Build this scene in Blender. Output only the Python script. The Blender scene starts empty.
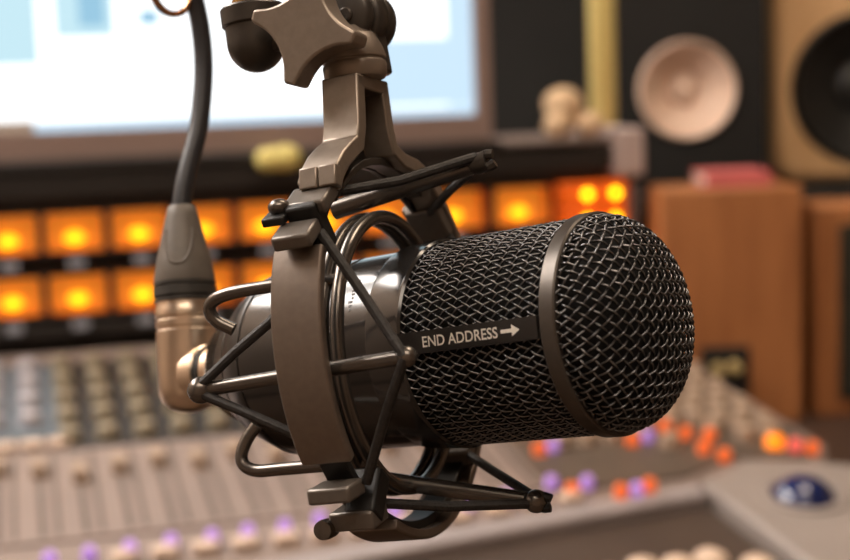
import bpy, math, random
from mathutils import Vector, Matrix
random.seed(7)
pi = math.pi
S = bpy.context.scene
COL = S.collection

# ------------------------------------------------------------------ camera
FPX = 1500.0
PITCH, ROLL = math.radians(7.6), math.radians(2.0)
CAM = Vector((0, 0, 1.1))
FW = Vector((0, math.cos(PITCH), -math.sin(PITCH)))
R0 = Vector((1, 0, 0)); U0 = Vector((0, math.sin(PITCH), math.cos(PITCH)))
RT = R0 * math.cos(ROLL) - U0 * math.sin(ROLL)
UP = R0 * math.sin(ROLL) + U0 * math.cos(ROLL)
cd = bpy.data.cameras.new('camera'); cam = bpy.data.objects.new('camera', cd); COL.objects.link(cam)
m = Matrix.Identity(4)
for i in range(3):
    m[i][0], m[i][1], m[i][2], m[i][3] = RT[i], UP[i], -FW[i], CAM[i]
cam.matrix_world = m
cd.sensor_width = 36.0; cd.lens = FPX / 850 * 36
cd.clip_start = 0.02; cd.clip_end = 30
cd.dof.use_dof = True; cd.dof.focus_distance = 0.362; cd.dof.aperture_fstop = 11.5
S.camera = cam

def camvec(x, y, z):
    return RT * x + UP * y - FW * z

def frame(org_mm, al, be):
    """object matrix: X forward along a tilted axis, Y up, Z to the near side"""
    u = Vector((math.cos(al) * math.cos(be), math.sin(be), math.sin(al) * math.cos(be)))
    v = Vector((0, 1, 0)) - u * u.y; v.normalize()
    w = u.cross(v)
    o = CAM + camvec(*org_mm) * 0.001
    M = Matrix.Identity(4)
    for c, a in enumerate((u, v, w)):
        a = camvec(*a)
        for i in range(3): M[i][c] = a[i]
    for i in range(3): M[i][3] = o[i]
    return M

# ------------------------------------------------------------------ materials
def lin(c):
    return tuple(((x / 255) / 12.92 if x / 255 <= .04045 else ((x / 255 + .055) / 1.055) ** 2.4) for x in c)

def mat(name, rgb, rough=.5, metal=0., noise=0., nscale=40., bump=0., spec=.5, coat=0., stretch=None, rgb2=None):
    M = bpy.data.materials.new(name); M.use_nodes = True
    nt = M.node_tree; b = nt.nodes['Principled BSDF']
    b.inputs['Base Color'].default_value = (*lin(rgb), 1)
    b.inputs['Roughness'].default_value = rough; b.inputs['Metallic'].default_value = metal
    b.inputs['Specular IOR Level'].default_value = spec
    b.inputs['Coat Weight'].default_value = coat
    if noise or bump or rgb2:
        tc = nt.nodes.new('ShaderNodeTexCoord'); mp = nt.nodes.new('ShaderNodeMapping')
        if stretch: mp.inputs['Scale'].default_value = stretch
        n = nt.nodes.new('ShaderNodeTexNoise'); n.inputs['Scale'].default_value = nscale; n.inputs['Detail'].default_value = 4
        nt.links.new(tc.outputs['Object'], mp.inputs['Vector']); nt.links.new(mp.outputs['Vector'], n.inputs['Vector'])
        if noise or rgb2:
            r = nt.nodes.new('ShaderNodeValToRGB')
            a = lin(rgb); c = lin(rgb2) if rgb2 else tuple(min(1, x * (1 + noise)) for x in a)
            a2 = a if rgb2 else tuple(x * (1 - noise) for x in a)
            r.color_ramp.elements[0].color = (*a2, 1); r.color_ramp.elements[1].color = (*c, 1)
            r.color_ramp.elements[0].position = .35; r.color_ramp.elements[1].position = .65
            nt.links.new(n.outputs['Fac'], r.inputs['Fac']); nt.links.new(r.outputs['Color'], b.inputs['Base Color'])
        if bump:
            bp = nt.nodes.new('ShaderNodeBump'); bp.inputs['Strength'].default_value = bump; bp.inputs['Distance'].default_value = .0005
            nt.links.new(n.outputs['Fac'], bp.inputs['Height']); nt.links.new(bp.outputs['Normal'], b.inputs['Normal'])
    return M

def emit(name, rgb, k, base=None):
    M = bpy.data.materials.new(name); M.use_nodes = True
    b = M.node_tree.nodes['Principled BSDF']
    b.inputs['Base Color'].default_value = (*lin(base or rgb), 1); b.inputs['Roughness'].default_value = .5
    b.inputs['Emission Color'].default_value = (*lin(rgb), 1); b.inputs['Emission Strength'].default_value = k
    return M

BODY = mat('satin_black_metal', (34, 32, 31), .30, .0, noise=.08, nscale=300, spec=.6)
GLOSS = mat('smooth_black_paint', (34, 32, 31), .16, .0, noise=.05, nscale=200, spec=.7)
MOUNT = mat('grey_black_mount_metal', (72, 67, 62), .36, .5, noise=.06, nscale=500, bump=.08)
BAND = mat('bronze_grey_ring_metal', (122, 109, 98), .42, .55, noise=.05, nscale=500, bump=.06)
CLIPM = mat('grey_clip_metal', (112, 105, 98), .34, .5, noise=.05, nscale=500, bump=.06)
YOKE = mat('bronze_grey_mount_metal', (146, 134, 122), .38, .6, noise=.06, nscale=400, bump=.06)
ROD = mat('black_nickel_rod', (112, 106, 100), .27, .8, noise=.05, nscale=200)
CORD = mat('black_elastic_cord', (38, 35, 33), .6, 0, noise=.3, nscale=900, bump=.6)
RUBBER = mat('black_rubber', (18, 17, 16), .55, 0, noise=.1, nscale=200)
WIRE = mat('dark_woven_wire', (108, 108, 109), .25, .85, noise=.1, nscale=300)
FOAM = mat('black_foam', (8, 8, 8), .95, 0, noise=.3, nscale=600, bump=.5)
TRIM = mat('grey_black_ring', (88, 82, 76), .36, .6, noise=.05, nscale=300)
PRINT = mat('pale_print', (225, 220, 210), .6, 0, noise=.04, nscale=300)
GREYPRINT = mat('grey_print', (120, 118, 116), .6, 0, noise=.04, nscale=300)
NICKEL = mat('warm_nickel', (236, 216, 194), .30, 1., noise=.05, nscale=120)
BOOT = mat('grey_rubber_boot', (105, 98, 90), .5, .1, noise=.05, nscale=300, bump=.1)
COLLAR = mat('dark_grey_collar', (62, 60, 57), .5, .1, noise=.1, nscale=300)
CABLE = mat('black_cable_jacket', (40, 40, 44), .45, 0, noise=.06, nscale=400)
COPPER = mat('copper_wire', (214, 164, 124), .25, 1., noise=.05, nscale=200)
BRASS = mat('brass', (200, 160, 95), .25, 1., noise=.05, nscale=200)

# ------------------------------------------------------------------ mesh builder
class MB:
    def __init__(s, k=.001): s.v = []; s.f = []; s.m = []; s.k = k; s.mi = 0
    def add(s, vs, fs):
        b = len(s.v); s.v += [Vector(x) for x in vs]; s.f += [tuple(b + i for i in f) for f in fs]; s.m += [s.mi] * len(fs); return s
    def box(s, lo, hi, M=None):
        x0, y0, z0 = lo; x1, y1, z1 = hi
        vs = [Vector(p) for p in ((x0,y0,z0),(x1,y0,z0),(x1,y1,z0),(x0,y1,z0),(x0,y0,z1),(x1,y0,z1),(x1,y1,z1),(x0,y1,z1))]
        if M: vs = [M @ p for p in vs]
        return s.add(vs, [(0,3,2,1),(4,5,6,7),(0,1,5,4),(1,2,6,5),(2,3,7,6),(3,0,4,7)])
    def cbox(s, c, d, M=None):
        """box of size d about its own middle, turned by M, moved to c"""
        T = Matrix.Translation(Vector(c)) @ (M.to_4x4() if M else Matrix.Identity(4))
        return s.box([-x/2 for x in d], [x/2 for x in d], T)
    def prism(s, poly, z0, z1, axes=(0, 1, 2)):
        """outline in two axes swept along the third"""
        n = len(poly); vs = []
        for z in (z0, z1):
            for p in poly:
                q = [0, 0, 0]; q[axes[0]] = p[0]; q[axes[1]] = p[1]; q[axes[2]] = z; vs.append(q)
        fs = [tuple(range(n))[::-1], tuple(range(n, 2*n))] + [(i, (i+1) % n, n + (i+1) % n, n + i) for i in range(n)]
        return s.add(vs, fs)
    def sweep(s, pts, poly, closed=False, caps=True, radii=None):
        """cross-section swept along a polyline with parallel transport"""
        pts = [Vector(p) for p in pts]; n = len(pts); k = len(poly)
        tg = []
        for i in range(n):
            a = pts[(i-1) % n] if closed or i else pts[0]; b = pts[(i+1) % n] if closed or i < n-1 else pts[-1]
            t = b - a; tg.append(t.normalized() if t.length else Vector((1,0,0)))
        nr = tg[0].orthogonal().normalized(); vs = []
        for i in range(n):
            nr = nr - tg[i] * nr.dot(tg[i]); nr.normalize(); bn = tg[i].cross(nr)
            r = radii[i] if radii else 1
            vs += [pts[i] + (nr * p[0] + bn * p[1]) * r for p in poly]
        fs = []
        for i in range(n if closed else n-1):
            j = (i+1) % n
            fs += [(i*k+q, i*k+(q+1) % k, j*k+(q+1) % k, j*k+q) for q in range(k)]
        if caps and not closed: fs += [tuple(range(k))[::-1], tuple((n-1)*k+q for q in range(k))]
        return s.add(vs, fs)
    def tube(s, pts, r, n=10, closed=False, radii=None):
        return s.sweep(pts, [(r*math.cos(2*pi*i/n), r*math.sin(2*pi*i/n)) for i in range(n)], closed, True, radii)
    def lathe(s, prof, c=(0,0,0), ax=0, n=48, caps=True):
        """profile of (along, radius) turned about axis ax through c"""
        o = [(ax+1) % 3, (ax+2) % 3]; vs = []
        for h, r in prof:
            for i in range(n):
                p = [0,0,0]; p[ax] = h; p[o[0]] = r*math.cos(2*pi*i/n); p[o[1]] = r*math.sin(2*pi*i/n)
                vs.append([p[q] + c[q] for q in range(3)])
        fs = [(j*n+i, j*n+(i+1) % n, (j+1)*n+(i+1) % n, (j+1)*n+i) for j in range(len(prof)-1) for i in range(n)]
        if caps: fs += [tuple(range(n))[::-1], tuple((len(prof)-1)*n+i for i in range(n))]
        return s.add(vs, fs)
    def ring(s, prof, n=64, a0=0, a1=2*pi, c=(0,0,0)):
        """closed (along X, radius) section turned about X from angle a0 to a1; angle 0 = up (Y), 90 deg = near (Z)"""
        full = abs(a1-a0-2*pi) < 1e-6; k = len(prof); N = n if full else n+1; vs = []
        for i in range(N):
            t = a0 + (a1-a0)*i/n
            vs += [(h+c[0], r*math.cos(t)+c[1], r*math.sin(t)+c[2]) for h, r in prof]
        fs = []
        for i in range(n):
            j = (i+1) % N
            fs += [(i*k+q, i*k+(q+1) % k, j*k+(q+1) % k, j*k+q) for q in range(k)]
        if not full: fs += [tuple(range(k)), tuple((N-1)*k+q for q in range(k))[::-1]]
        return s.add(vs, fs)
    def ball(s, c, r, n=20, sq=(1,1,1)):
        h = n//2
        prof = [(-r*math.cos(pi*j/h), max(r*math.sin(pi*j/h), r*1e-3)) for j in range(h+1)]
        b = len(s.v); s.lathe(prof, (0,0,0), 2, n)
        for i in range(b, len(s.v)): s.v[i] = Vector((s.v[i].x*sq[0]+c[0], s.v[i].y*sq[1]+c[1], s.v[i].z*sq[2]+c[2]))
        return s
    def build(s, name, mats, parent=None, bevel=0, seg=2, sharp=35, M=None):
        import bmesh
        me = bpy.data.meshes.new(name); k = s.k
        me.from_pydata([(p.x*k, p.y*k, p.z*k) for p in s.v], [], s.f); me.validate()
        for x in (mats if isinstance(mats, (list, tuple)) else [mats]): me.materials.append(x)
        if len(me.polygons) == len(s.m): me.polygons.foreach_set('material_index', s.m)
        bm = bmesh.new(); bm.from_mesh(me); bmesh.ops.recalc_face_normals(bm, faces=bm.faces); bm.to_mesh(me); bm.free()
        me.polygons.foreach_set('use_smooth', [True]*len(me.polygons))
        me.set_sharp_from_angle(angle=math.radians(sharp)); me.update()
        o = bpy.data.objects.new(name, me); COL.objects.link(o)
        if parent: o.parent = parent
        if M: o.matrix_world = M
        if bevel:
            md = o.modifiers.new('bevel', 'BEVEL'); md.width = bevel*k; md.segments = seg; md.limit_method = 'ANGLE'; md.angle_limit = math.radians(40)
        return o

def tag(o, label, cat, group=None):
    o['label'] = label; o['category'] = cat
    if group: o['group'] = group
    return o
def thing(name, label, cat, M, group=None):
    o = bpy.data.objects.new(name, None); COL.objects.link(o); o.empty_display_size = .02; o.matrix_world = M
    return tag(o, label, cat, group)
def struct(o): o['kind'] = 'structure'; return o
def dup(o, parent=None):
    c = o.copy(); COL.objects.link(c)
    if parent: c.parent = parent
    for ch in [x for x in bpy.data.objects if x.parent == o]: dup(ch, c)
    return c
def bez(pts, n=10):
    """smooth polyline through points"""
    P = [Vector(p) for p in pts]; P = [P[0]*2-P[1]] + P + [P[-1]*2-P[-2]]; out = []
    for i in range(1, len(P)-2):
        for j in range(n):
            t = j/n
            out.append(.5*((2*P[i]) + (P[i+1]-P[i-1])*t + (2*P[i-1]-5*P[i]+4*P[i+1]-P[i+2])*t*t + (-P[i-1]+3*P[i]-3*P[i+1]+P[i+2])*t**3))
    return out + [P[-2]]
def rot(ax, deg): return Matrix.Rotation(math.radians(deg), 3, ax)

# ================================================================== MICROPHONE (mm; X = forward, Y = up, Z = near side)
FM = frame((42.544, -10.578, -357.745), .64, .12764)
mic = thing('microphone', 'black broadcast microphone with wire mesh head, held in the shock mount', 'microphone', FM)
RG = 26.0
# body
MB().lathe([(-96.5,14),(-96.5,25.1),(-95,25.4),(-68,25.4),(-67.6,25.0),(-66.8,25.0),(-66.4,25.4),(-60,25.4),(-52.5,25.4),(-47,25.4),(-47,14)], n=96).build('body', GLOSS, mic, .25)
MB().lathe([(-52.0,25.2),(-52.0,26.3),(-51.5,26.5),(-42.6,26.7),(-41.6,26.9),(-41.0,26.4),(-41.0,25)], n=96).build('grille_base_ring', GLOSS, mic)
MB().lathe([(-119.5,11.6),(-113.5,16.6),(-107.0,20.8),(-106.4,21.3),(-106.1,21.0),(-105.5,21.8),(-98,25.2),(-96.6,25.3),(-96.6,14)], n=96).build('tail_cone', BODY, mic)
b = MB()
prof = []
n = 80
for j, h in enumerate((-120.6, -120.2, -116.6, -116.2)):
    prof.append((h, 13.2 if j in (0, 3) else 13.8))
vs = []; k = 2*n
for h, r in prof:
    for i in range(k): 
        rr = r + (.35 if i % 2 else -.35); vs.append((h + (5 if False else 0), rr*math.cos(2*pi*i/k), rr*math.sin(2*pi*i/k)))
b.add(vs, [(j*k+i, j*k+(i+1)%k, (j+1)*k+(i+1)%k, (j+1)*k+i) for j in range(3) for i in range(k)] + [tuple(range(k)), tuple(3*k+i for i in range(k))])
b.build('knurled_ring', ROD, mic, sharp=20)
# small printing on the body, too small to read: rows of little ticks
b = MB()
def patch(b, s0, s1, t0, t1, r, n=4):
    """thin curved tile on a cylinder, angles in degrees from up towards near"""
    vs = []
    for rr in (r, r+.12):
        for i in range(n+1):
            t = math.radians(t0+(t1-t0)*i/n)
            for s_ in (s0, s1): vs.append((s_, rr*math.cos(t), rr*math.sin(t)))
    m_ = 2*(n+1); fs = []
    for o in (0, m_):
        fs += [(o+2*i, o+2*i+1, o+2*i+3, o+2*i+2) for i in range(n)]
    fs += [(2*i, 2*i+2, m_+2*i+2, m_+2*i) for i in range(n)] + [(2*i+1, m_+2*i+1, m_+2*i+3, 2*i+3) for i in range(n)]
    fs += [(0, 1, m_+1, m_), (2*n, m_+2*n, m_+2*n+1, 2*n+1)]
    b.add(vs, fs)
for i in range(16):
    if i in (6, 11): continue
    patch(b, -64.3, -63.1 + .5*(i % 2), 40+i*2.4, 41.3+i*2.4, 25.4, 1)
for i in range(9):
    patch(b, -59.5 + .4*(i % 3), -58.2, 44+i*2.6, 45.2+i*2.6, 25.4, 1)
b.build('body_marking', GREYPRINT, mic)
# front trim ring
MB().ring([(-1.2,25.0),(-1.2,26.5),(-.8,26.9),(2.6,26.9),(3.0,26.5),(3.0,25.0)], n=128).build('trim_ring', TRIM, mic)
# woven wire on the cylinder
def wire_tubes(b, pts, r, n=5): b.tube(pts, r, n)
P_, NW = 3.75, 70
dphi = 2*pi/NW; r_w, amp = .31, .36
s0, s1 = -41.3, -1.5
b = MB(); ns = int((s1-s0)/P_*10)
for fam in (1, -1):
    for kk in range(NW):
        pts = []
        for i in range(ns+1):
            s_ = s0 + (s1-s0)*i/ns; t = s_/P_
            ph = dphi*(kk + fam*t); rr = RG - .35 + fam*amp*math.cos(2*pi*t)
            pts.append((s_, rr*math.cos(ph), rr*math.sin(ph)))
        wire_tubes(b, pts, r_w)
b.build('side_mesh', WIRE, mic, sharp=80)
MB().lathe([(-41.5,10),(-41.5,24.3),(-1,24.3),(-1,10)], n=64).build('foam_lining', FOAM, mic)
# woven wire dome
A_D, N_D, SD0 = 15.8, 2.2, 2.2
prof = [(SD0-2, 25.7)]
for i in range(61):
    t = pi/2*i/60
    prof.append((SD0 + A_D*math.sin(t)**(2/N_D), 25.7*max(math.cos(t), 0)**(2/N_D)))
arc = [0]
for i in range(1, len(prof)): arc.append(arc[-1] + math.dist(prof[i], prof[i-1]))
ST = arc[-1]
def dome(p, q, off):
    rho = math.hypot(p, q)
    if rho > ST: return None
    d = ST - rho
    i = 1
    while i < len(arc)-1 and arc[i] < d: i += 1
    f = (d-arc[i-1])/max(arc[i]-arc[i-1], 1e-9)
    h = prof[i-1][0]*(1-f)+prof[i][0]*f; r = prof[i-1][1]*(1-f)+prof[i][1]*f
    tx, ty = prof[i][0]-prof[i-1][0], prof[i][1]-prof[i-1][1]; L = math.hypot(tx, ty) or 1
    nx, ny = -ty/L, tx/L
    h += nx*off; r += ny*off
    an = math.atan2(p, q)
    return (h, r*math.cos(an), r*math.sin(an))
LP, LQ = 3.5, 3.05
b = MB(); KM = int(2*ST/min(LP, LQ))+2
for fam in (0, 1):
    for kk in range(-KM, KM+1):
        run = []
        for i in range(-KM*8, KM*8+1):
            be_ = i/8
            a_, c_ = (kk, be_) if fam == 0 else (be_, kk)
            pt = dome((a_+c_)/2*LP, (a_-c_)/2*LQ, (1 if fam == 0 else -1)*amp*math.cos(pi*(kk+be_)))
            if pt is None:
                if len(run) > 2: wire_tubes(b, run, r_w*1.05)
                run = []
            else: run.append(pt)
        if len(run) > 2: wire_tubes(b, run, r_w*1.05)
b.build('dome_mesh', WIRE, mic, sharp=80)
MB().lathe([(-1,10)] + [(h-1.6, max(r-1.7, .05)) for h, r in prof], n=64).build('foam_core', FOAM, mic)
# strip with the writing
def on_cyl(s_, y, r, mid): 
    t = mid - y/r; return (s_, r*math.cos(t), r*math.sin(t))
TH = math.radians(89.6)
b = MB(); nst = 8; vs = []
for rr in (25.6, 27.05):
    for i in range(nst+1):
        y = -2.65 + 5.3*i/nst
        for s_ in (-42.0, -1.6): vs.append(on_cyl(s_, y, rr, TH))
m_ = 2*(nst+1); fs = []
for o in (0, m_): fs += [(o+2*i, o+2*i+1, o+2*i+3, o+2*i+2) for i in range(nst)]
fs += [(0,1,m_+1,m_), (2*nst, m_+2*nst, m_+2*nst+1, 2*nst+1)] + [(2*i, 2*i+2, m_+2*i+2, m_+2*i) for i in range(nst)] + [(2*i+1, m_+2*i+1, m_+2*i+3, 2*i+3) for i in range(nst)]
b.add(vs, fs); strip = b.build('address_strip', BODY, mic)
def text_mesh(txt, size, wscale):
    cu = bpy.data.curves.new('lettering', 'FONT'); cu.body = txt; cu.size = size; cu.resolution_u = 4; cu.offset = .012*size
    to = bpy.data.objects.new('lettering', cu); COL.objects.link(to)
    me = to.evaluated_get(bpy.context.evaluated_depsgraph_get()).to_mesh()
    v_ = [(p.co.x*wscale, p.co.y) for p in me.vertices]; f_ = [tuple(p.vertices) for p in me.polygons]
    bpy.data.objects.remove(to); bpy.data.curves.remove(cu); return v_, f_
v_, f_ = text_mesh('END ADDRESS', 4.0, 1.0)
w0 = max(p[0] for p in v_)-min(p[0] for p in v_); x0 = min(p[0] for p in v_); hh = max(p[1] for p in v_)
b = MB(); b.add([on_cyl(-33.9 + (p[0]-x0)/w0*21.6, (p[1]-hh/2)*2.55/hh, 27.12, TH) for p in v_], f_)
ar = [(0,.42),(3.0,.42),(3.0,1.35),(5.2,0),(3.0,-1.35),(3.0,-.42),(0,-.42)]
b.add([on_cyl(-11.4+x, y, 27.12, TH) for x, y in ar], [(0,1,5,6),(2,3,4),(1,2,4,5)])
b.build('lettering', PRINT, strip)['label'] = 'white END ADDRESS lettering and arrow'

# ================================================================== CABLE with right-angle plug (in the microphone frame)
FC = FM @ Matrix.Translation((-.141, -.0105, +.0006)) @ Matrix.Rotation(math.radians(-3.9), 4, 'X')
cab = thing('microphone_cable', 'black microphone cable hanging down into a nickel right-angle plug behind the microphone', 'cable', FC)
# local: origin at the elbow's lowest point, Y up
el = []
b = MB(); R_E = 8.6
path = [(0,33,0),(0,14,0)] + [(9.5-9.5*math.cos(t), 10.5-9.5*math.sin(t), 0) for t in [pi/2*i/10 for i in range(1, 10)]] + [(10,1+.0,0)]
# elbow: a short vertical barrel with a domed foot
b.lathe([(0,.3),(.3,3.2),(1.4,5.8),(3.2,7.7),(5.5,8.7),(8,9.0),(24,9.0),(24.4,8.6),(25.0,8.6),(25.4,9.0),(27,9.0),(27.4,8.6),(28,8.6),(28.4,9.0),(30.5,9.0),(31.0,8.8),(33,8.8)], ax=1, n=56)
b.build('plug_body', NICKEL, cab)
b = MB(); b.lathe([(4,8.7),(8.9,8.7),(9.3,8.2)], (0,10.6,0), 0, 48); b.build('plug_collar', NICKEL, cab)
b = MB(); b.lathe([(9.0,7.6),(10.0,8.3),(11.6,8.3),(11.9,7.6)], (0,10.6,0), 0, 48); b.build('plug_gasket', RUBBER, cab)
b = MB(); b.lathe([(11.8,7.8),(12.2,8.2),(20.5,8.2),(20.9,7.8)], (0,10.6,0), 0, 48); b.build('plug_nose', NICKEL, cab)
MB().lathe([(32.6,8.6),(32.8,9.2),(33.6,9.2),(33.8,8.7),(34.3,8.7),(34.5,9.3),(36.9,9.3),(37.1,8.8),(37.5,8.8),(37.7,9.2),(38.6,9.2),(38.7,8.5)], ax=1, n=56).build('boot_collar', COLLAR, cab)
bt = MB(); bt.lathe([(38.5,8.9),(40,9.0),(46,7.9),(53.5,6.1),(58.5,4.9),(61.2,4.2),(61.6,3.8),(61.6,2)], ax=1, n=56); boot = bt.build('strain_relief_boot', BOOT, cab)
# the U-shaped raised tongue on the boot
def boot_r(h): return 9.0 - (h-40)*(4.1/18.5)
pts = []
for i in range(25):
    t = -1 + 2*i/24
    h = 43.4 + 10.5*abs(t)**2.6; an = math.radians(100 + 34*t)
    r = boot_r(h)+.05; pts.append((r*math.cos(an-pi/2+0), h, r*math.sin(an-pi/2+0)))
pts = [(p[2]*0 + p[0]*-1*0 + boot_r(p[1])*math.cos(math.radians(57+42*(-1+2*i/24)))*1, p[1], boot_r(p[1])*math.sin(math.radians(57+42*(-1+2*i/24)))) for i, p in enumerate(pts)]
MB().tube(pts, .55, 8).build('boot_ridge', BOOT, boot)
cpts = bez([(0,57,.2),(0,62,-.1),(.4,72,-2.4),(.6,86,-7.6),(.6,98,-10.2),(.6,108,-11.2),(.6,118,-10.6),(.6,128,-8.4),(2,150,-1),(4,200,0),(4,330,8)], 10)
MB().tube(cpts, 2.9, 16).build('cord', CABLE, cab)

# ================================================================== SHOCK MOUNT
FS = frame((-3.187, -14.901, -384.909), .40, .128)
mount = thing('shock_mount', 'black microphone shock mount with ring, elastic cords and slotted yoke', 'shock mount', FS)
D = math.radians
# near band and lower band of the outer ring
MB().ring([(-13,48.4),(-13,50.6),(-12.5,51),(-.5,51),(0,50.6),(0,48.4)], 40, D(62.5), D(122)).build('ring_band', BAND, mount, .3)
MB().ring([(-13,48.4),(-13,50.6),(-12.5,51),(-.5,51),(0,50.6),(0,48.4)], 90, D(153), D(318)).build('ring_band', BAND, mount, .3)
MB().ring([(-10,46.2),(-10,48.6),(-3,48.6),(-3,46.2)], 90, D(40), D(320)).build('ring_core', RUBBER, mount, .3)
# yoke: outline in (Z, Y), swept along X
def yoke_outline():
    out = [(18.4,66.5),(20.6,54),(22.3,50.2),(26,48.6),(31,46),(35.5,42.5),(38.3,38.8)]
    inn = [(34.6,34.9)] + [(2.5+(45.3)*math.sin(t), -1.5+46.5*math.cos(t)) for t in [D(40-8*i) for i in range(0, 10)]] + [(-30.2,33.6)]
    far = [(-31.5,37.4),(-27.5,41.2),(-22,44.4),(-14,47.2),(-6,48.2),(-1.5,50),(-.4,54),(.2,66.5)]
    return out, inn, far
out, inn, far = yoke_outline()
b = MB(); b.prism(out+inn+far, -8.2, -6.6, (2, 1, 0))
b.build('yoke_web', BODY, mount, .3)  # black colour puts in the shade at the bottom of the yoke's recess
def wallstrip(b, line, th, x0, x1, inside):
    """wall of thickness th that follows line on its inner side"""
    n = len(line); inner = []
    for i in range(n):
        a = Vector(line[max(i-1,0)]); c = Vector(line[min(i+1,n-1)]); d = (c-a).normalized()
        nn = Vector((-d.y, d.x))*inside
        inner.append((line[i][0]+nn.x*th, line[i][1]+nn.y*th))
    b.prism([tuple(p) for p in line]+inner[::-1], x0, x1, (2, 1, 0))
b = MB()
b.prism([(18.45,66.55),(.15,66.55),(.1,63.0),(18.5,63.0)], -8.4, 1.6, (2,1,0))
wallstrip(b, [(p[0]+.15,p[1]+.1) for p in out], 4.4, -8.4, 1.6, -1)
wallstrip(b, [(p[0]-.15,p[1]+.1) for p in far[::-1]], 4.0, -8.4, 1.6, 1)
b.build('yoke', YOKE, mount, .5)
b = MB(); b.prism(inn[1:-1][:] + [(p[0]*.985+.04, p[1]+2.0) for p in inn[1:-1]][::-1], -6, -1.5, (2,1,0)); b.build('yoke_arch', MOUNT, mount, .3)
# feet of the yoke: two pads on the near leg
for x0, x1 in ((-7.4,-2.6),(-2.2,2.4)):
    MB().cbox(((x0+x1)/2, 39.6, 37.6), (x1-x0, 5.2, 3.0), rot('X', -12)).build('yoke_foot', YOKE, mount, .4)
# cord clips on the ring
def clip(c, d, M, bolt=None):
    o = MB().cbox(c, d, M).build('cord_clip', CLIPM, mount, .7)
    if bolt:
        q = MB(); q.ball((0,0,0), bolt[1], 20, (1,.75,1)); 
        for i in range(len(q.v)): q.v[i] += Vector(bolt[0])
        q.build('bolt_head', ROD, o)
clip((-4.6, 34.4, 39.6), (11, 3.6, 9.0), rot('X', 32), ((-11.0, 33.6, 43.5), 2.7))
clip((-5.6, 26.2, 46.8), (9.8, 3.6, 8.0), rot('X', 32))
clip((-5.4, -33.6, 42.0), (11, 3.8, 9), rot('X', 8))
clip((-4.6, -40.6, 33.4), (11.5, 4.6, 9), rot('X', 10))
clip((-5.5, -30.5, -34.5), (10, 5, 12), rot('X', 40))
clip((-5.5, 32.5, -33.5), (10, 5, 12), rot('X', -40))
MB().cbox((-11.5, 31.4, 43.5), (6, 2.2, 7), rot('X', 26)).build('bolt_lug', RUBBER, mount, .5)
q = MB()
q.lathe([(-3.2,1.6),(-3.0,2.3),(0,2.5),(2.0,2.3),(2.2,1.0)], ax=2, n=16)
for i in range(len(q.v)): q.v[i] += Vector((-11.5, -42.6, 37.5))
q.build('bolt_head', ROD, mount)
# rubber seats between the clips and the ring
MB().cbox((-5, 28.5, 40), (8, 13, 5), rot('X', 35)).build('cord_anchor', RUBBER, mount, .8)
MB().cbox((-2.5, -36, 32), (8, 12, 6), rot('X', -35)).build('cord_anchor', RUBBER, mount, .8)
# inner cage: two wire rings
for x in (-8.2, -4.2):
    MB().tube([(x, -3+35*math.cos(2*pi*i/72), 35*math.sin(2*pi*i/72)) for i in range(72)], 1.75, 12, True).build('cage_ring', ROD, mount)
# wire hoops that clasp the tail of the microphone
def hoop(pts):
    MB().tube(bez(pts, 8), 1.65, 12).build('cage_hoop', ROD, mount)
hoop([(-4.6,15.5,29.6),(-12,16.3,30),(-28,16.4,30),(-36,15.9,30),(-40.2,14.6,29.6),(-41.4,12.4,29),(-40.2,9.8,28.2),(-36.4,7.2,27)])
hoop([(-4.6,-28.5,23),(-14,-28.7,23),(-30,-28.7,22.5),(-37,-28.6,22),(-40.8,-27,21.6),(-41.6,-24.2,21),(-40,-20.5,20),(-37.5,-17.4,19)])
hoop([(-4.6,15.5,-29.6),(-12,16.3,-30),(-28,16.4,-30),(-36,15.9,-30),(-39.6,14.6,-29.6),(-40.4,12.2,-29),(-38.4,9.8,-28),(-33.5,7.3,-26.5)])
# side arms: rod with a ball on each end
def arm(p, q, r, balls, r1=None):
    p, q = Vector(p), Vector(q)
    o = MB().tube([p, p.lerp(q, .5), q], r, 16, radii=None if not r1 else [1, (1+r1)/2, r1]).build('side_arm', ROD, mount)
    for c, rr in balls: MB().ball(c, rr, 20).build('ball_end', ROD, o)
arm((-36.5,-6.7,44), (17.2,-4.6,44), 1.75, [((-37.3,-6.7,44), 3.3), ((17.2,-4.6,44), 2.5)])
arm((-36.5,-6.7,-44), (17.2,-4.6,-44), 1.75, [((-37.3,-6.7,-44), 2.9), ((17.2,-4.6,-44), 2.5)])
arm((-17,35.6,2), (24.0,41.5,0), 2.6, [], .85)
arm((-16,-34.5,2), (27.5,-43.8,0), 2.3, [((28.0,-43.9,0), 3.0)], .9)
# notched tips
def tip(c, d, r):
    c = Vector(c); d = Vector(d).normalized(); q = MB()
    q.tube([c-d*3, c, c+d*2.2], r, 14, radii=[.8, 1.08, 1.0])
    sd = d.cross(Vector((0,0,1))).normalized()
    for s_ in (-1, 1): q.tube([c+d*1.0+sd*s_*r*.55, c+d*2.8+sd*s_*r*.6, c+d*4.2+sd*s_*r*.45], r*.5, 8)
    q.build('notched_tip', RUBBER if d.y < 0 else MOUNT, mount)
tip((23.6,41.6,0), (41.5,6.4,-3), 2.6)
tip((27.6,-43.8,0), (45,-9.7,-2), 2.4)
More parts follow.
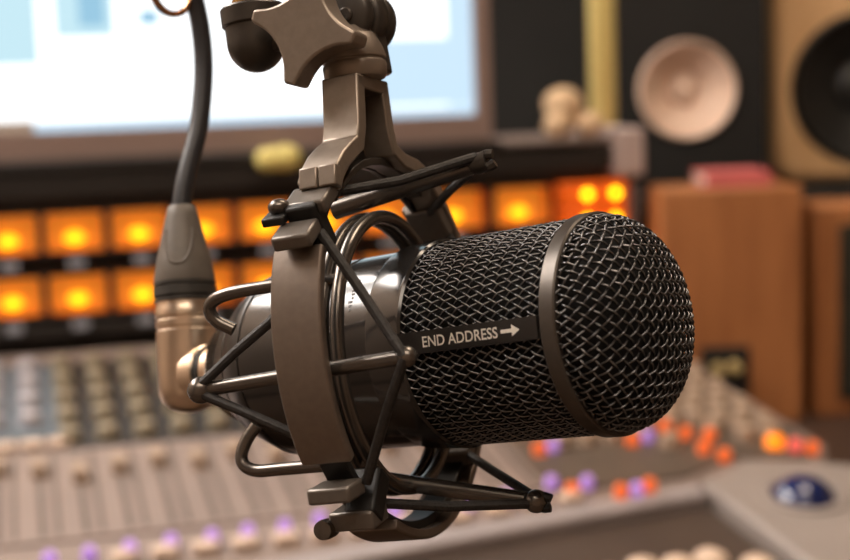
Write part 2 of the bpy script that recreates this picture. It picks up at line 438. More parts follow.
# elastic cords
def cord(pts, r=1.25):
    MB().tube(pts, r, 10).build('elastic_cord', CORD, mount)
cord([(17.2,-4.4,45.4),(8.5,10.2,44),(-1.6,26.5,42.5)]); cord([(17.2,-4.8,45.4),(9.5,-17,42.2),(.6,-32.5,38)])
cord([(-37.3,-6.2,45.4),(-26.5,1.5,43.8),(-16.8,7.2,43.5),(-4,17,42.5)]); cord([(-37.3,-7.2,45.4),(-26,-13,44.2),(-13,-20,42.8),(-4,-25,40)])
cord([(23.5,43.2,1),(7.8,38.6,15),(-3.5,37.0,27)], 1.3); cord([(23.5,41.4,-1.5),(8,38,-18),(-4,34,-30)])
cord([(27.5,-43.0,-1),(12,-38,-18),(-3,-32.5,-33)]); cord([(27.5,-44.3,1),(10,-42,14),(-4,-38,29)], 1.3)
cord([(17.2,-4.4,-45.2),(8,8,-43.6),(-2.5,30,-36)]); cord([(17.2,-4.8,-45.2),(8,-18,-41),(-1.0,-30,-35)])

# ================================================================== BOOM ARM END
FB = FS @ Matrix.Translation((-.030, .0735, .010))
boom = thing('boom_arm', 'dark grey boom arm end with pivot cup, star knob and swivel above the shock mount', 'boom arm', FB)
def bb(): return MB()
def off(b):
    for i in range(len(b.v)): b.v[i] -= Vector((-30, 73.5, 10))
    return b
off(MB().lathe([(81.2-7.7*math.cos(pi/2*i/12), max(.2, 7.6*math.sin(pi/2*i/12))) for i in range(13)] + [(85.5,7.7),(85.6,8.0),(86.0,8.4),(90.2,8.5),(90.8,8.0),(90.9,4)], (-30,0,10), 1, 48)).build('pivot_cup', MOUNT, boom)
off(MB().lathe([(90.4,5.2),(92.6,5.2),(93.0,4.8),(95,4.8)], (-30,0,10), 1, 40)).build('brass_bushing', BRASS, boom)
off(MB().lathe([(94.8,6.2),(95.2,6.6),(230,6.6),(230.4,6.2)], (-30,0,10), 1, 40)).build('upright_tube', MOUNT, boom)
# pivot barrel between cup and swivel
off(MB().lathe([(-1,5.6),(-.6,6.0),(17,6.0),(17.4,5.6)], (-8.8,79.8,0), 2, 40)).build('pivot_barrel', MOUNT, boom)
off(MB().cbox((-18,82,9), (16,9,9))).build('pivot_link', MOUNT, boom, 1.5)
for z0, z1, r in ((-5,.5,8.2),(1.2,7.6,8.8),(8.3,12.5,7.8)):
    off(MB().lathe([(z0,r-1.6),(z0+.6,r-.6),(z0+1.6,r),(z1-1.6,r),(z1-.6,r-.6),(z1,r-1.6)], (-3.6,83.0,0), 2, 48)).build('hinge_disc', MOUNT, boom)
off(MB().lathe([(12.3,1.9),(13.2,1.9),(13.6,1.5)], (-2.3,82.8,0), 2, 20)).build('hinge_screw', ROD, boom)
off(MB().lathe([(66.3,6.6),(66.6,7.6),(67.4,8.0),(70.0,8.2),(70.6,8.0),(70.9,7.6),(71.2,7.6),(71.5,8.2),(72.4,8.2),(74.5,7.6),(77.5,6.2),(80,4)], (-3.0,0,9.5), 1, 48)).build('swivel', YOKE, boom)
off(MB().cbox((1.2,73.2,4.5), (4.2,11,9), rot('Z', 4))).build('swivel_lug', MOUNT, boom, 1.2)
# four-pointed star knob
star = []
N4 = 120; R_T, DC, RC = 14.6, 22.2, 14.0
for i in range(N4):
    t = 2*pi*i/N4; f_ = ((t) % (pi/2)) - pi/4   # angle from the middle of a hollow
    di = DC*math.cos(f_); disc = RC*RC - (DC*math.sin(f_))**2
    r = R_T
    if disc > 0: r = min(R_T, di-math.sqrt(disc))
    star.append((r*math.cos(t+D(-112)), r*math.sin(t+D(-112))))
off(MB().prism([(-8.8+x, 79.1+y) for x, y in star], 17.2, 25.2, (0,1,2))).build('star_knob', YOKE, boom, .7, 3)
# rest of the arm, up out of the picture and down to the desk clamp
IM = FB.inverted()
top = Vector((-30-(-30), 230-73.5, 0))*.001
wt = FB @ top
def wpath(ps): return [(IM @ Vector(p))*1000 for p in ps]
MB().tube(wpath([wt + Vector((.012,0,-.004)), Vector((-.42,.62,1.62))]), 8, 20).build('forearm', MOUNT, boom)
MB().tube(wpath([Vector((-.42,.62,1.63)), Vector((-.92,1.02,.80))]), 8, 20).build('upper_arm', MOUNT, boom)
MB().tube(wpath([Vector((-.92,1.02,.82)), Vector((-.92,1.02,.7352))]), 16, 20).build('desk_clamp', MOUNT, boom)
# copper ring beside the cable
cr = thing('copper_ring', 'copper-coloured wire ring hanging beside the top of the black cable', 'ring', FM @ Matrix.Translation((-.141, .110, -.0065)))
q = MB(); pts = [(.5*i/48, 6.9+6.9*math.sin(2*pi*i/48-pi/2), 7.4*math.cos(2*pi*i/48-pi/2)) for i in range(96)]
q.tube(pts, .95, 10); q.build('wire_coil', COPPER, cr)

# ================================================================== THE ROOM
WALLB = mat('dark_wall_panel', (27, 26, 24), .85, 0, noise=.2, nscale=6)
WALLS = mat('tan_wall', (150, 130, 112), .8, 0, noise=.06, nscale=3)
CEIL = mat('warm_white_ceiling', (215, 200, 182), .9, 0, noise=.03, nscale=5)
FLOOR = mat('brown_carpet', (90, 72, 58), .95, 0, noise=.2, nscale=60)
def plane(name, lo, hi, M):
    o = MB(1).box(lo, hi).build(name, M); return struct(o)
X0, X1, Y0, Y1, ZC = -1.9, 2.0, -1.4, 2.7, 2.45
plane('floor', (X0,Y0,-.05), (X1,Y1,0), FLOOR)
plane('ceiling', (X0,Y0,ZC), (X1,Y1,ZC+.05), CEIL)
plane('wall_back', (X0,Y1,0), (X1,Y1+.05,ZC), WALLB)
plane('wall_front', (X0,Y0-.05,0), (X1,Y0,ZC), WALLS)
plane('wall_left', (X0-.05,Y0,0), (X0,Y1,ZC), WALLS)
plane('wall_right', (X1,Y0,0), (X1+.05,Y1,ZC), WALLS)
for nm, lo, hi in (('baseboard_left',(X0,Y0,0),(X0+.015,Y1,.09)),('baseboard_right',(X1-.015,Y0,0),(X1,Y1,.09)),('baseboard_back',(X0,Y1-.015,0),(X1,Y1,.09))):
    plane(nm, lo, hi, WALLB)
# ceiling light panels; the one behind the camera is an added fill
LWARM = emit('warm_light_panel', (255, 232, 206), 10.0)
LFILL = emit('soft_warm_fill_panel', (255, 236, 216), 5.0)
LCOOL = emit('neutral_light_panel', (255, 246, 238), 15.0)
FRM = mat('white_light_frame', (220, 215, 205), .5, 0, noise=.02)
def panel(x, y, w, d, M, label):
    o = thing('ceiling_light', label, 'ceiling light', Matrix.Translation((x, y, ZC)))
    MB(1).box((-w/2,-d/2,-.02), (w/2,d/2,-.012)).build('diffuser', M, o)
    f = MB(1)
    for lo, hi in (((-w/2-.02,-d/2-.02,-.025),(w/2+.02,-d/2,0)),((-w/2-.02,d/2,-.025),(w/2+.02,d/2+.02,0)),((-w/2-.02,-d/2,-.025),(-w/2,d/2,0)),((w/2,-d/2,-.025),(w/2+.02,d/2,0))): f.box(lo, hi)
    f.build('frame', FRM, o)
panel(-1.42, .80, .85, .95, LCOOL, 'neutral ceiling light panel at the left beside the microphone')
panel(-1.42, 1.95, .85, .95, LCOOL, 'neutral ceiling light panel at the left near the back wall')
panel(.45, 1.0, .6, .6, LWARM, 'warm ceiling light panel over the mixing console')
panel(.0, -.55, 1.2, .7, LFILL, 'added warm fill light panel overhead behind the camera')  # unseen panel added as frontal fill on microphone and mount

# ------------------------------------------------------------------ desk
WOODD = mat('dark_brown_desk', (74, 54, 42), .5, 0, stretch=(1, 9, 9), nscale=7, rgb2=(58, 42, 33))
DZ = .735
desk = thing('desk', 'dark brown studio desk carrying the mixing console', 'desk', Matrix.Translation((0, 1.3, 0)))
MB(1).box((-1.25,-.57,DZ-.035), (1.3,.56,DZ)).build('desktop', WOODD, desk, .004)
for x in (-1.2, 1.2):
    for y in (-.52, .5): MB(1).box((x-.03,y-.03,0), (x+.03,y+.03,DZ-.035)).build('leg', WOODD, desk, .004)

# ------------------------------------------------------------------ console frame
PSI = D(15); O = Vector((-.15682505, 1.48026907, .85249367))
MC = Matrix.Translation(O) @ Matrix.Rotation(PSI, 4, 'Z')
TILT = D(8)
MT = MC @ Matrix.Rotation(TILT, 4, 'X')
def desk_z(y): return -(O.z-DZ)/math.cos(TILT) - y*math.tan(TILT) + .0008

BEIGE = mat('beige_console_metal', (132, 116, 107), .5, .1, noise=.05, nscale=20)
LIPM = mat('grey_console_edge', (150, 141, 140), .45, .1, noise=.04, nscale=30)
DARKP = mat('dark_console_panel', (22, 19, 16), .6, 0, noise=.1, nscale=30)
BLUEP = mat('blue_grey_console_panel', (78, 88, 96), .5, 0, noise=.08, nscale=30)
MASTP = mat('brown_grey_panel', (84, 72, 62), .5, 0, noise=.08, nscale=30)
OLIVE = mat('olive_grey_knob', (132, 121, 100), .45, 0, noise=.06, nscale=200)
GREYK = mat('pale_grey_knob', (166, 162, 166), .45, 0, noise=.06, nscale=200)
BEIGEK = mat('beige_knob', (160, 138, 118), .45, 0, noise=.06, nscale=200)
CREAM = mat('cream_cap', (202, 178, 158), .5, 0, noise=.04, nscale=200)
SLOT = mat('fader_slot', (84, 71, 63), .7, 0, noise=.1, nscale=100)
DKB = mat('dark_brown_panel', (66, 53, 45), .5, 0, noise=.1, nscale=20)

con = thing('mixing_console', 'large beige mixing console with rows of knobs, faders and lit buttons', 'mixing console', MT)
def slab(poly, ztop, zbot=None):
    b = MB(1); n_ = len(poly)
    b.add([(x, y, ztop) for x, y in poly] + [(x, y, desk_z(y) if zbot is None else zbot) for x, y in poly],
          [tuple(range(n_)), tuple(range(n_, 2*n_))[::-1]] + [(i, n_+i, n_+(i+1) % n_, (i+1) % n_) for i in range(n_)]); return b
def lipy(x): return -.519 + (x+.031)*(.0390/.279)
slab([(-.62,-.004),(.355,-.004),(.383,-.415),(.36,-.447),(.301,-.428),(.247,-.458),(.248,lipy(.248)+.022),(-.62,lipy(-.62)+.022)], 0).build('body', BEIGE, con, .003)
slab([(-.62,lipy(-.62)+.0225),(.248,lipy(.248)+.0225),(.249,lipy(.249)),(-.62,lipy(-.62))], .002).build('front_edge', LIPM, con, .003)
slab([(-.62,lipy(-.62)-.0005),(.249,lipy(.249)-.0005),(.262,-.70),(-.62,-.70)], -.008).build('front_panel', DKB, con, .002)
MB(1).box((-.209,-.266,.0003), (.125,-.044,.0025)).build('knob_panel', DARKP, con, .001)
MB(1).box((-.60,-.236,.0003), (-.2105,-.044,.0025)).build('knob_panel', BLUEP, con, .001)
# knobs
kb = MB(1); kb.lathe([(.0,.0082),(.0012,.0086),(.0025,.0080),(.0086,.0072),(.0098,.0060),(.010,.001)], ax=2, n=20)
knobs = []
def put(src, M, x, y, z, name=None, col=None):
    o = src.copy(); COL.objects.link(o); o.parent = con; o.location = (x, y, z); return o
kp = {}
for nm, mm in (('o', OLIVE), ('g', GREYK), ('b', BEIGEK)):
    o = kb.build('rotary_knob', mm, con); kp[nm] = o; knobs.append(o)
first = set()
def knob(k_, x, y, z=.0025, s_=1):
    if k_ not in first: o = kp[k_]; first.add(k_)
    else: o = kp[k_].copy(); COL.objects.link(o); knobs.append(o)
    o.parent = con; o.location = (x, y, z); o.scale = (s_, s_, s_)
for c in range(-10, 5):
    x = c*.03 + .0 + .004
    for r_ in range(5 if x > -.21 else 4):
        y = -.062 - r_*.0465
        knob('g' if x < -.21 else 'o', x, y, s_=1.14)
# cream and plain buttons under the knobs
bsrc = MB(1); bsrc.box((-.0085,-.006,0), (.0085,.006,.007)); bso = bsrc.build('push_button', CREAM, con, .0015)
bpos = [(-.279+.0215*i, -.246) for i in range(4)] + [(-.176+.0275*i-.005, -.470) for i in range(8)] + [(.055+.03*i, -.467) for i in range(4)]
for i, (x, y) in enumerate(bpos):
    o = bso if i == 0 else bso.copy()
    if i: COL.objects.link(o)
    o.parent = con; o.location = (x, max(y-.008, lipy(x)+.031), .0)
# faders: slotted panel, one cap each
fp = MB(1); fp.box((-.60,-.438,.0003), (.135,-.268,.002)); fp.mi = 1
for c in range(-19, 5):
    x = c*.03+.008
    fp.box((x-.0022,-.43,.0018), (x+.0022,-.285,.0024))
    fp.box((x+.009,-.43,.0018), (x+.0125,-.275,.0023))
fp.build('fader_panel', [BEIGE, SLOT], con)
fc = MB(1); fc.prism([(-.011,.0),(.011,.0),(.0085,.010),(.003,.0075),(-.003,.0075),(-.0085,.010)], -.0055, .0055, (1,2,0))
fco = fc.build('fader_cap', BEIGEK, con, .0008)
for i, c in enumerate(range(-19, 5)):
    o = fco if i == 0 else fco.copy()
    if i: COL.objects.link(o)
    o.parent = con; o.location = (c*.03+.008, -.30-.022*random.random()-.01*(c % 3), .0024)
# right-hand master section: small knobs on a raised strip
MB(1).prism([(.135,-.255),(.350,-.150),(.374,-.412),(.355,-.436),(.301,-.418),(.244,-.446),(.135,-.446)], .0003, .0025).build('master_panel', MASTP, con)
kp['b'].name = 'encoder_knob'
lit = [(.231,-.375),(.269,-.353),(.279,-.372),(.296,-.381),(.279,-.406),(.288,-.424),(.152,-.374),(.340,-.408),(.352,-.420),(.363,-.428)]
for i in range(11):
    for j in range(11):
        x = .146 + i*.0225 + .005*(j % 2); y = -.205 - j*.0225
        if x > .350 + (-.15-y)*.085 or y > -.255+(x-.135)*.48 or y < -.405 - max(0, .30-x)*.0 or (x < .235 and y < -.38): continue
        if any(abs(x-a) < .0125 and -.024 < y-b_ < .012 for a, b_ in lit): continue
        knob('b', x, y, s_=1.02)
# lit buttons
LEDP = emit('violet_button', (180, 125, 235), .34, (170, 140, 200))
LEDO = emit('orange_button', (255, 110, 40), .27, (220, 100, 40))
LEDA = emit('amber_button', (255, 130, 8), .95, (240, 130, 20))
LEDR = emit('pink_button', (230, 90, 80), .5, (200, 90, 80))
def lights(name, M, pts, size, label):
    src = MB(1); src.lathe([(0,size),(.007,size),(.009,size*.75),(.0098,.0005)], ax=2, n=16)
    s0_ = src.build(name, M, con)
    for i, (x, y) in enumerate(pts):
        o = s0_ if i == 0 else s0_.copy()
        if i: COL.objects.link(o)
        o.parent = con; o.location = (x, y, .002); o['label'] = label
oranges = lit[:7] + [(.148,-.457),(.182,-.469),(.207,-.464),(.363,-.428)]
lights('lit_button', LEDO, oranges, .0052, 'orange lit button')
lights('lit_button', LEDP, [(x, y-.0145) for x, y in [(.246,-.356),(.164,-.432),(.195,-.454),(.165,-.355),(.138,-.425),(-.148,-.454),(-.176,-.457),(-.229,-.460),(-.203,-.459),(-.12,-.454),(-.095,-.452),(-.069,-.451),(-.043,-.445),(-.015,-.446),(.012,-.445),(.04,-.444),(.068,-.443),(.096,-.443)]], .0046, 'violet lit button')
lights('lit_button', LEDA, [(.340,-.408)], .0076, 'bright amber lit button')
lights('lit_button', LEDR, [(.352,-.420)], .0055, 'pink lit button')
# cream round knobs on the front panel
q = MB(1); q.lathe([(0,.011),(.004,.0125),(.010,.0125),(.0155,.0105),(.0182,.006),(.019,.0005)], ax=2, n=24)
qo = q.build('round_knob', CREAM, con)
for i, (x, y) in enumerate([(.149,-.586),(.173,-.590),(.198,-.586),(.224,-.603),(.122,-.593)]):
    o = qo if i == 0 else qo.copy()
    if i: COL.objects.link(o)
    o.parent = con; o.location = (x, y, -.008); o['label'] = 'cream round knob'

# ------------------------------------------------------------------ trackball unit
TBM = mat('warm_grey_plastic', (142, 132, 126), .45, 0, noise=.04, nscale=20)
BALL = mat('dark_blue_ball', (22, 34, 78), .12, 0, noise=.2, nscale=40, spec=.7)
tb = thing('trackball_panel', 'warm grey panel with a dark blue trackball at the right of the console', 'trackball', MT)
slab([(.2505,-.4605),(.301,-.4305),(.362,-.4500),(.46,-.515),(.46,-.69),(.2645,-.69)], .004).build('panel', TBM, tb, .004)
MB(1).lathe([(.0095,.034),(.0115,.034),(.0122,.032),(.0115,.0262),(.0095,.0255)], (.312,-.505,-.006), 2, 48, False).build('ring', TBM, tb)
MB(1).ball((.312,-.505,-.0085), .0268, 32).build('ball', BALL, tb)['label'] = 'dark blue ball'
MB(1).cbox((.428,-.481,-.004), (.10,.010,.012), rot('Z', -12)).build('edge_strip', LIPM, tb, .002)

# ------------------------------------------------------------------ meter bridge
BRG = mat('black_bridge_metal', (34, 29, 26), .5, .1, noise=.1, nscale=30)
SHELF = mat('grey_bridge_top', (140, 126, 120), .5, .1, noise=.05, nscale=30)
CHEEK = mat('pale_mauve_grey_end', (182, 166, 162), .5, .0, noise=.04, nscale=30)
br = thing('meter_bridge', 'black meter bridge of glowing orange meters behind the mixing console', 'meter bridge', MC)
B = lambda lo, hi: MB(1).box(lo, hi)
BB = -.112
B((-.62,.026,BB), (.372,.125,.172)).build('housing', BRG, br, .002)
B((-.62,.0,.1725), (.2495,.13,.183)).build('top_board', BRG, br, .002)
B((.2505,.0,.1775), (.3705,.13,.183)).build('top_board', SHELF, br, .002)['label'] = 'grey end of the top board'
B((.3735,.0,.140), (.4075,.125,.190)).build('end_cheek', CHEEK, br, .003)
B((.3925,.008,-.0), (.400,.125,.1445)).build('end_plate', SHELF, br, .002)
B((-.62,.0,.0115), (.372,.0255,.0265)).build('lower_rail', BRG, br, .002)
B((-.62,.003,.1465), (.371,.0255,.172)).build('upper_panel', BRG, br, .002)
MEM = emit('lit_amber_backing', (255, 165, 50), .22, (240, 165, 70))
MEW = mat('amber_meter_wall', (225, 140, 50), .6, 0, noise=.05, nscale=60)
BULB = emit('meter_lamp_glow', (255, 186, 24), 1.7)
BEZ = mat('black_bezel', (30, 26, 23), .5, 0, noise=.1, nscale=60)
TAGP = mat('grey_tag', (150, 154, 164), .5, 0, noise=.05, nscale=60)
def make_meter(w, h):
    o = MB(1); d = .024
    o.mi = 0; o.box((-w/2,d-.001,-h/2), (w/2,d,h/2))
    o.mi = 1
    o.box((-w/2-.0015,0,-h/2-.0015), (-w/2,d,h/2+.0015)); o.box((w/2,0,-h/2-.0015), (w/2+.0015,d,h/2+.0015))
    o.box((-w/2,0,h/2), (w/2,d,h/2+.0015)); o.box((-w/2,0,-h/2-.0015), (w/2,d,-h/2))
    me_ = o.build('vu_meter', [MEM, MEW], br)
    f = MB(1)
    f.box((-w/2-.004,-.003,-h/2-.004), (-w/2,.0,h/2+.004)); f.box((w/2,-.003,-h/2-.004), (w/2+.004,.0,h/2+.004))
    f.box((-w/2,-.003,h/2), (w/2,.0,h/2+.004)); f.box((-w/2,-.003,-h/2-.004), (w/2,.0,-h/2))
    f.build('bezel', BEZ, me_)
    MB(1).ball((0,.013,-h/2+.0115), .0062, 16, (1.5,.8,1.0)).build('meter_lamp', BULB, me_)
    MB(1).box((-.008,-.006,-h/2-.0155), (.008,-.0032,-h/2-.0065)).build('name_plate', TAGP, me_)
    return me_
m1 = make_meter(.0540, .0365); m2 = make_meter(.0610, .0385)
xs = [(-.1835+.062*k_) for k_ in range(-6, 6)]
spots = [(x, z) for z in (.1145, .0545) for x in xs]
for i, (x, z) in enumerate(spots):
    o = m1 if i == 0 else dup(m1, br); o.location = (x, .0015, z)
for i, (x, z) in enumerate([(.1985,.1145),(.2705,.1145),(.1985,.0545),(.2705,.0545)]):
    o = m2 if i == 0 else dup(m2, br); o.location = (x, .0015, z)
LEDFACE = emit('lit_orange_panel', (255, 105, 16), .25, (220, 90, 20))
LEDDOT = emit('yellow_indicator_glow', (255, 196, 18), 4.0)
def make_led():
    o = B((-.036,-.001,-.0122), (.036,.02,.0122)).build('indicator_panel', LEDFACE, br, .001)
    for x in (-.0075, .024): MB(1).ball((x,-.002,0), .0048, 20, (1,.7,1)).build('indicator_lamp', LEDDOT, o)
    return o
l1 = make_led()
for i, z in enumerate((.1225, .0955, .0665, .0385)):
    o = l1 if i == 0 else dup(l1, br); o.location = (.349, .001, z)

# ------------------------------------------------------------------ monitor on the desk behind the bridge
BEZM = mat('rosy_grey_bezel', (158, 136, 128), .4, .3, noise=.03, nscale=30)
SCW = emit('screen_white', (250, 253, 255), 1.2, (10, 10, 12)); SCB = emit('screen_pale_blue', (200, 236, 248), .74, (10, 10, 12))
SCC = emit('screen_sky', (160, 212, 240), .66, (10, 10, 12)); SCT = emit('screen_tan', (200, 172, 148), .5, (10, 10, 12)); SCL = emit('screen_edge_blue', (206, 234, 255), .76, (10, 10, 12))
mo = thing('computer_monitor', 'large computer monitor with a bright white screen behind the meter bridge', 'monitor', MC @ Matrix.Translation((0,.04,.1835)))
zz = lambda z: z - .1835
mb_ = MB(1)
L_, R_, Bm, Tp = -.290, .2485, .1837, .520
sl_, sr_, sb_, stp = -.274, .2325, .210, .505
for lo, hi in (((L_,-.010,zz(Bm)),(R_,.03,zz(sb_))),((L_,-.010,zz(stp)),(R_,.03,zz(Tp))),((L_,-.010,zz(sb_)),(sl_,.03,zz(stp))),((sr_,-.010,zz(sb_)),(R_,.03,zz(stp))),((sl_,.004,zz(sb_)),(sr_,.03,zz(stp)))): mb_.box(lo, hi)
mb_.build('casing', BEZM, mo)
sc = MB(1)
def q_(x0, x1, z0, z1, mi, dy=0):
    sc.mi = mi; sc.box((x0, .0 - dy, zz(z0)), (x1, .0042 if dy == 0 else -dy+.0002, zz(z1)))
q_(sl_, sr_, sb_, stp, 0)
q_(sl_, -.205, .275, stp, 1, .0006); q_(-.188, -.132, .30, .42, 1, .0006); q_(-.165, -.14, .31, .40, 2, .0009); q_(-.108, -.088, .31, .325, 2, .0006)
q_(sl_, sr_, sb_, .219, 4, .0006); q_(sl_, -.214, sb_, .221, 3, .0009); q_(.12, sr_, .222, .29, 4, .0006); q_(.205, sr_, .2195, .5, 4, .0008)
q_(-.10, .21, .36, .49, 1, .0004)
sc.build('screen', [SCW, SCB, SCC, SCT, SCL], mo)
MB(1).box((-.12,.02,0), (.12,.084,.008)).build('stand_foot', BEZM, mo, .003)
MB(1).box((-.04,.03,.006), (.04,.045,.16)).build('stand_neck', BEZM, mo, .004)

# ------------------------------------------------------------------ things on the bridge
PLUSH = mat('beige_plush', (214, 184, 148), .9, 0, noise=.08, nscale=300, bump=.4)
pt = MC @ Matrix.Translation((.330, .022, .1835))
q = MB(1)
for c, r, sq in (((-.005,0,.0335),.0198,(1.1,1,.92)),((-.0165,-.012,.0125),.0142,(1.05,1,.95)),((.0190,-.012,.0125),.0138,(1.1,1,.95)),((.001,.004,.016),.012,(1,1,1))): q.ball(c, r, 20, sq)
o = q.build('plush_toy', PLUSH, None, M=pt)
md = o.modifiers.new('remesh', 'REMESH'); md.mode = 'VOXEL'; md.voxel_size = .0016; md.use_smooth_shade = True
md = o.modifiers.new('smooth', 'SMOOTH'); md.iterations = 8; md.factor = .5
tag(o, 'small lumpy beige plush toy sitting on the meter bridge beside the gold post', 'plush toy')
GOLD = mat('mustard_gold', (232, 214, 140), .4, .1, noise=.06, nscale=20, stretch=(8, 8, .6))
o = MB(1).lathe([(0,.0145),(.001,.015),(.28,.0152),(.281,.0147),(.281,.001)], ax=2, n=40).build('gold_post', GOLD, None, M=MC @ Matrix.Translation((.4005, .098, .1905)) @ Matrix.Diagonal((1,.8,1,1)))
tag(o, 'upright mustard gold tube standing on the right end of the meter bridge', 'tube')
YEL = mat('pale_yellow_foam', (222, 206, 124), .7, 0, noise=.06, nscale=100)
q = MB(1); q.ball((0,0,.0115), .012, 24, (1.0,.9,.95)); q.ball((.019,0,.0125), .0132, 24, (1.1,.9,.95)); q.ball((.010,0,.012), .0125, 24, (1.2,.9,.9))
o = q.build('foam_pad', YEL, None, M=MC @ Matrix.Translation((.004, -.0125, .164)))
md = o.modifiers.new('remesh', 'REMESH'); md.mode = 'VOXEL'; md.voxel_size = .0012; md.use_smooth_shade = True
tag(o, 'pale yellow foam pad stuck to the meter bridge top edge under the monitor', 'foam pad')

# ------------------------------------------------------------------ speakers and boxes at the right
BLK = mat('black_cabinet', (15, 14, 13), .7, 0, noise=.15, nscale=30)
TAN = mat('tan_maple_veneer', (222, 182, 136), .5, 0, stretch=(6, 6, 1), nscale=6, rgb2=(208, 166, 118))
ORW = mat('orange_brown_veneer', (172, 112, 66), .5, 0, stretch=(7, 7, 1), nscale=7, rgb2=(154, 97, 55))
CONE = mat('pale_pink_cone', (226, 198, 178), .6, 0, noise=.05, nscale=20)
CONEB = mat('black_cone', (30, 30, 29), .45, 0, noise=.1, nscale=30)
RUB = mat('black_surround', (20, 20, 19), .5, 0, noise=.1, nscale=60)
GRL = mat('dark_grille_cloth', (38, 36, 24), .9, 0, noise=.4, nscale=90)
GOLDP = mat('gold_terminal', (226, 200, 138), .35, .4, noise=.05)
# shelf unit the two monitors stand on
SH = .944
sh = thing('speaker_shelf', 'low black shelf unit carrying the two studio speakers behind the wooden boxes', 'shelf', Matrix.Translation((.62, 2.1, 0)))
MB(1).box((-.42,-.2,SH-.03), (.55,.25,SH)).build('top_board', BLK, sh, .003)
for x in (-.42, .05, .52): MB(1).box((x,-.19,0), (x+.03,.24,SH-.03)).build('side_board', BLK, sh, .003)
MB(1).box((-.39,.21,.05), (.52,.23,SH-.03)).build('back_board', BLK, sh)
MB(1).box((-.39,-.18,.45), (.05,.21,.47)).build('middle_shelf', BLK, sh)

def speaker(name, label, M, w, h, d, cab, cx, cz, r, cone, surround, kind, bev):
    t = thing(name, label, 'speaker', M)
    c = MB(1); n_ = 64; q_w = []
    for k_ in range(n_):
        a = 2*pi*k_/n_; dx, dz = math.cos(a), math.sin(a)
        ts = [((w/2 if dx > 0 else -w/2)-cx)/dx if abs(dx) > 1e-6 else 9, ((h if dz > 0 else 0)-cz)/dz if abs(dz) > 1e-6 else 9]
        q_w.append(min(ts)*.9999)
    A = [(cx+r*1.1*math.cos(2*pi*k_/n_), 0, cz+r*1.1*math.sin(2*pi*k_/n_)) for k_ in range(n_)]
    Bk = [(p[0], .05, p[2]) for p in A]
    if bev > .01:
        # front frame with generous rounded edges around a round opening
        P_ = [(w/2-bev, h-bev), (-w/2+bev, h-bev), (-w/2+bev, bev), (w/2-bev, bev)]
        ol = []
        for (px_, pz_), a0 in zip(P_, (0, 90, 180, 270)):
            for k_ in range(8): ol.append((px_+bev*math.cos(D(a0+90*k_/7)), pz_+bev*math.sin(D(a0+90*k_/7))))
        rows = []
        for f_, y in ((1, d), (1, bev*.8), (.985, bev*.35), (.955, bev*.08), (.93, 0)):
            rows.append([((x)*f_, y, (z-h/2)*f_+h/2) for x, z in ol])
        b0 = [p for r_ in rows for p in r_]; k2 = len(ol)
        c.add(b0, [(j_*k2+i_, j_*k2+(i_+1) % k2, (j_+1)*k2+(i_+1) % k2, (j_+1)*k2+i_) for j_ in range(4) for i_ in range(k2)] + [tuple(range(k2))])
        outer = rows[-1]
    else:
        c.box((-w/2, .0502, 0), (w/2, d, h))
        ol = [(w/2, h), (-w/2, h), (-w/2, 0), (w/2, 0)]
        c.add([(x, 0, z) for x, z in ol] + [(x, .0502, z) for x, z in ol], [(i_, (i_+1) % 4, 4+(i_+1) % 4, 4+i_) for i_ in range(4)])
        outer = [(x, 0, z) for x, z in ol]
    # face between the outline and the round opening
    tri = []
    def pt_on(a):
        dx, dz = math.cos(a), math.sin(a); best = None
        for i_ in range(len(outer)):
            x1, z1 = outer[i_][0]-cx, outer[i_][2]-cz; x2, z2 = outer[(i_+1) % len(outer)][0]-cx, outer[(i_+1) % len(outer)][2]-cz
            den = dx*(z2-z1)-dz*(x2-x1)
            if abs(den) < 1e-12: continue
            t_ = (x1*(z2-z1)-z1*(x2-x1))/den; u_ = (x1*dz-z1*dx)/den
            if t_ > 0 and -1e-6 <= u_ <= 1+1e-6: best = t_ if best is None else max(best, t_)
        return (cx+dx*best, 0, cz+dz*best)
    angs = sorted({round(2*pi*k_/n_, 5) for k_ in range(n_)} | {round(math.atan2(p[2]-cz, p[0]-cx) % (2*pi), 5) for p in outer})
    na = len(angs)
    c.add([pt_on(a) for a in angs] + [(cx+r*1.1*math.cos(a), 0, cz+r*1.1*math.sin(a)) for a in angs] + [(cx+r*1.1*math.cos(a), .05, cz+r*1.1*math.sin(a)) for a in angs],
          [(i_, (i_+1) % na, na+(i_+1) % na, na+i_) for i_ in range(na)] + [(na+i_, na+(i_+1) % na, 2*na+(i_+1) % na, 2*na+i_) for i_ in range(na)] + [tuple(2*na+i_ for i_ in range(na))])
    c.build('cabinet', cab, t, .004 if bev < .01 else 0, 3)
    MB(1).lathe([(.004,r*1.098),(-.003,r*1.09),(-.006,r*1.05),(-.003,r*.99),(.004,r*.96)], (cx,0,cz), 1, 56, False).build('surround', surround, t)
    MB(1).lathe([(.003,r*.97),(.014,r*.72),(.024,r*.5),(.030,r*.36)], (cx,0,cz), 1, 56, False).build('cone', cone, t)
    MB(1).lathe([(.030,r*.37),(.025,r*.33),(.021,r*.22),(.0195,r*.1),(.0192,.0005)], (cx,0,cz), 1, 40, False).build('dust_cap', cone, t)
    return t
speaker('studio_speaker', 'black studio speaker with a pale round cone behind the wooden box', Matrix.Translation((.353,1.95,SH)), .192, .31, .24, BLK, -.006, .131, .058, CONE, CONE, 'white', .006)
speaker('studio_speaker', 'tan wooden studio speaker with a large black cone at the right edge', Matrix.Translation((.617,2.0,SH)), .290, .40, .24, TAN, -.024, .125, .092, CONEB, RUB, 'black', .03)

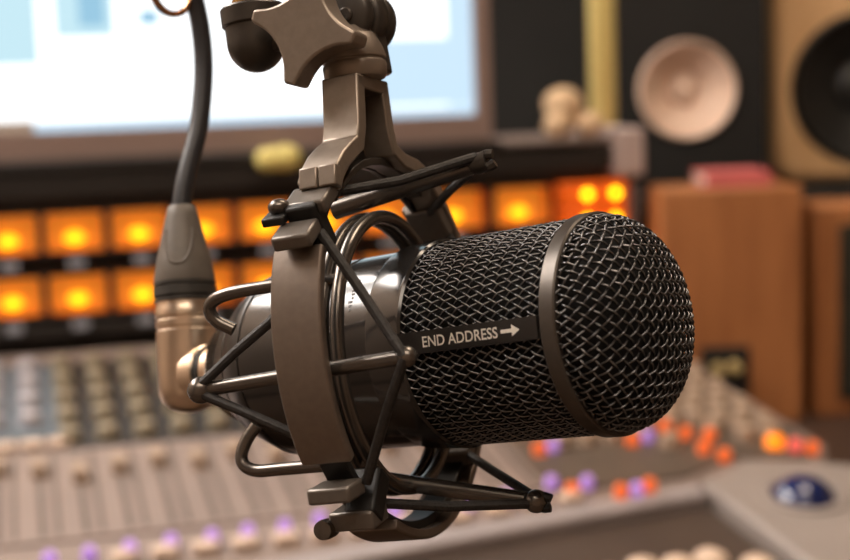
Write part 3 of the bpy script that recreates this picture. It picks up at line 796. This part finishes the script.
# tan box 1: back of a bookshelf speaker with its terminal plate
M1 = Matrix.Translation((.2415, 1.52, DZ+.0004))
wb = thing('wooden_speaker', 'orange-brown wooden speaker box with black terminal plate and red book on it', 'speaker', M1)
MB(1).box((0,0,0), (.1455,.092,.245)).build('cabinet', ORW, wb, .004, 3)
pl = MB(1).box((.0395,-.003,.026), (.0895,.0003,.082)).build('terminal_plate', BLK, wb, .002)
for x, z in ((.0555,.0605),(.0725,.0620)):
    MB(1).lathe([(-.018,.0048),(-.017,.0062),(-.006,.0062),(-.005,.004),(-.0028,.004)], (x,0,z), 1, 20).build('binding_post', GOLDP, pl)
M2 = Matrix.Translation((.4025, 1.54, DZ+.0004))
w2 = thing('wooden_speaker', 'orange-brown wooden speaker with a dark cloth grille at the right edge of the picture', 'speaker', M2)
MB(1).box((0,0,0), (.165,.092,.221)).build('cabinet', ORW, w2, .003, 3)
MB(1).box((.0265,-.006,.018), (.15,.0002,.202)).build('grille', GRL, w2, .003)
RED = mat('rose_red_cover', (204, 104, 102), .6, 0, noise=.05, nscale=30)
PAGE = mat('page_edges', (226, 208, 196), .8, 0, noise=.05, nscale=200, stretch=(1, 1, 40))
bk = thing('book', 'rose red book lying flat on the orange-brown wooden speaker box', 'book', Matrix.Translation((.290, 1.530, DZ+.2462)) @ Matrix.Rotation(D(2), 4, 'Z'))
c_ = MB(1); c_.box((0,0,0), (.068,.07,.0018)); c_.box((0,0,.0122), (.068,.07,.014)); c_.box((0,-.0008,.0), (.068,.0012,.014)); c_.build('cover', RED, bk)
MB(1).box((.002,.0014,.0019), (.066,.068,.0121)).build('pages', PAGE, bk)

# ------------------------------------------------------------------ world and view
W = bpy.data.worlds.new('world'); S.world = W; W.use_nodes = True
W.node_tree.nodes['Background'].inputs['Color'].default_value = (.9, .8, .7, 1); W.node_tree.nodes['Background'].inputs['Strength'].default_value = .15
S.view_settings.view_transform = 'Standard'; S.view_settings.look = 'None'; S.view_settings.gamma = 1; S.view_settings.use_curve_mapping = False
S.view_settings.exposure = 0.42
S.cycles.use_denoising = True
S.cycles.max_bounces = 8; S.cycles.sample_clamp_indirect = 6
bpy.context.view_layer.update()
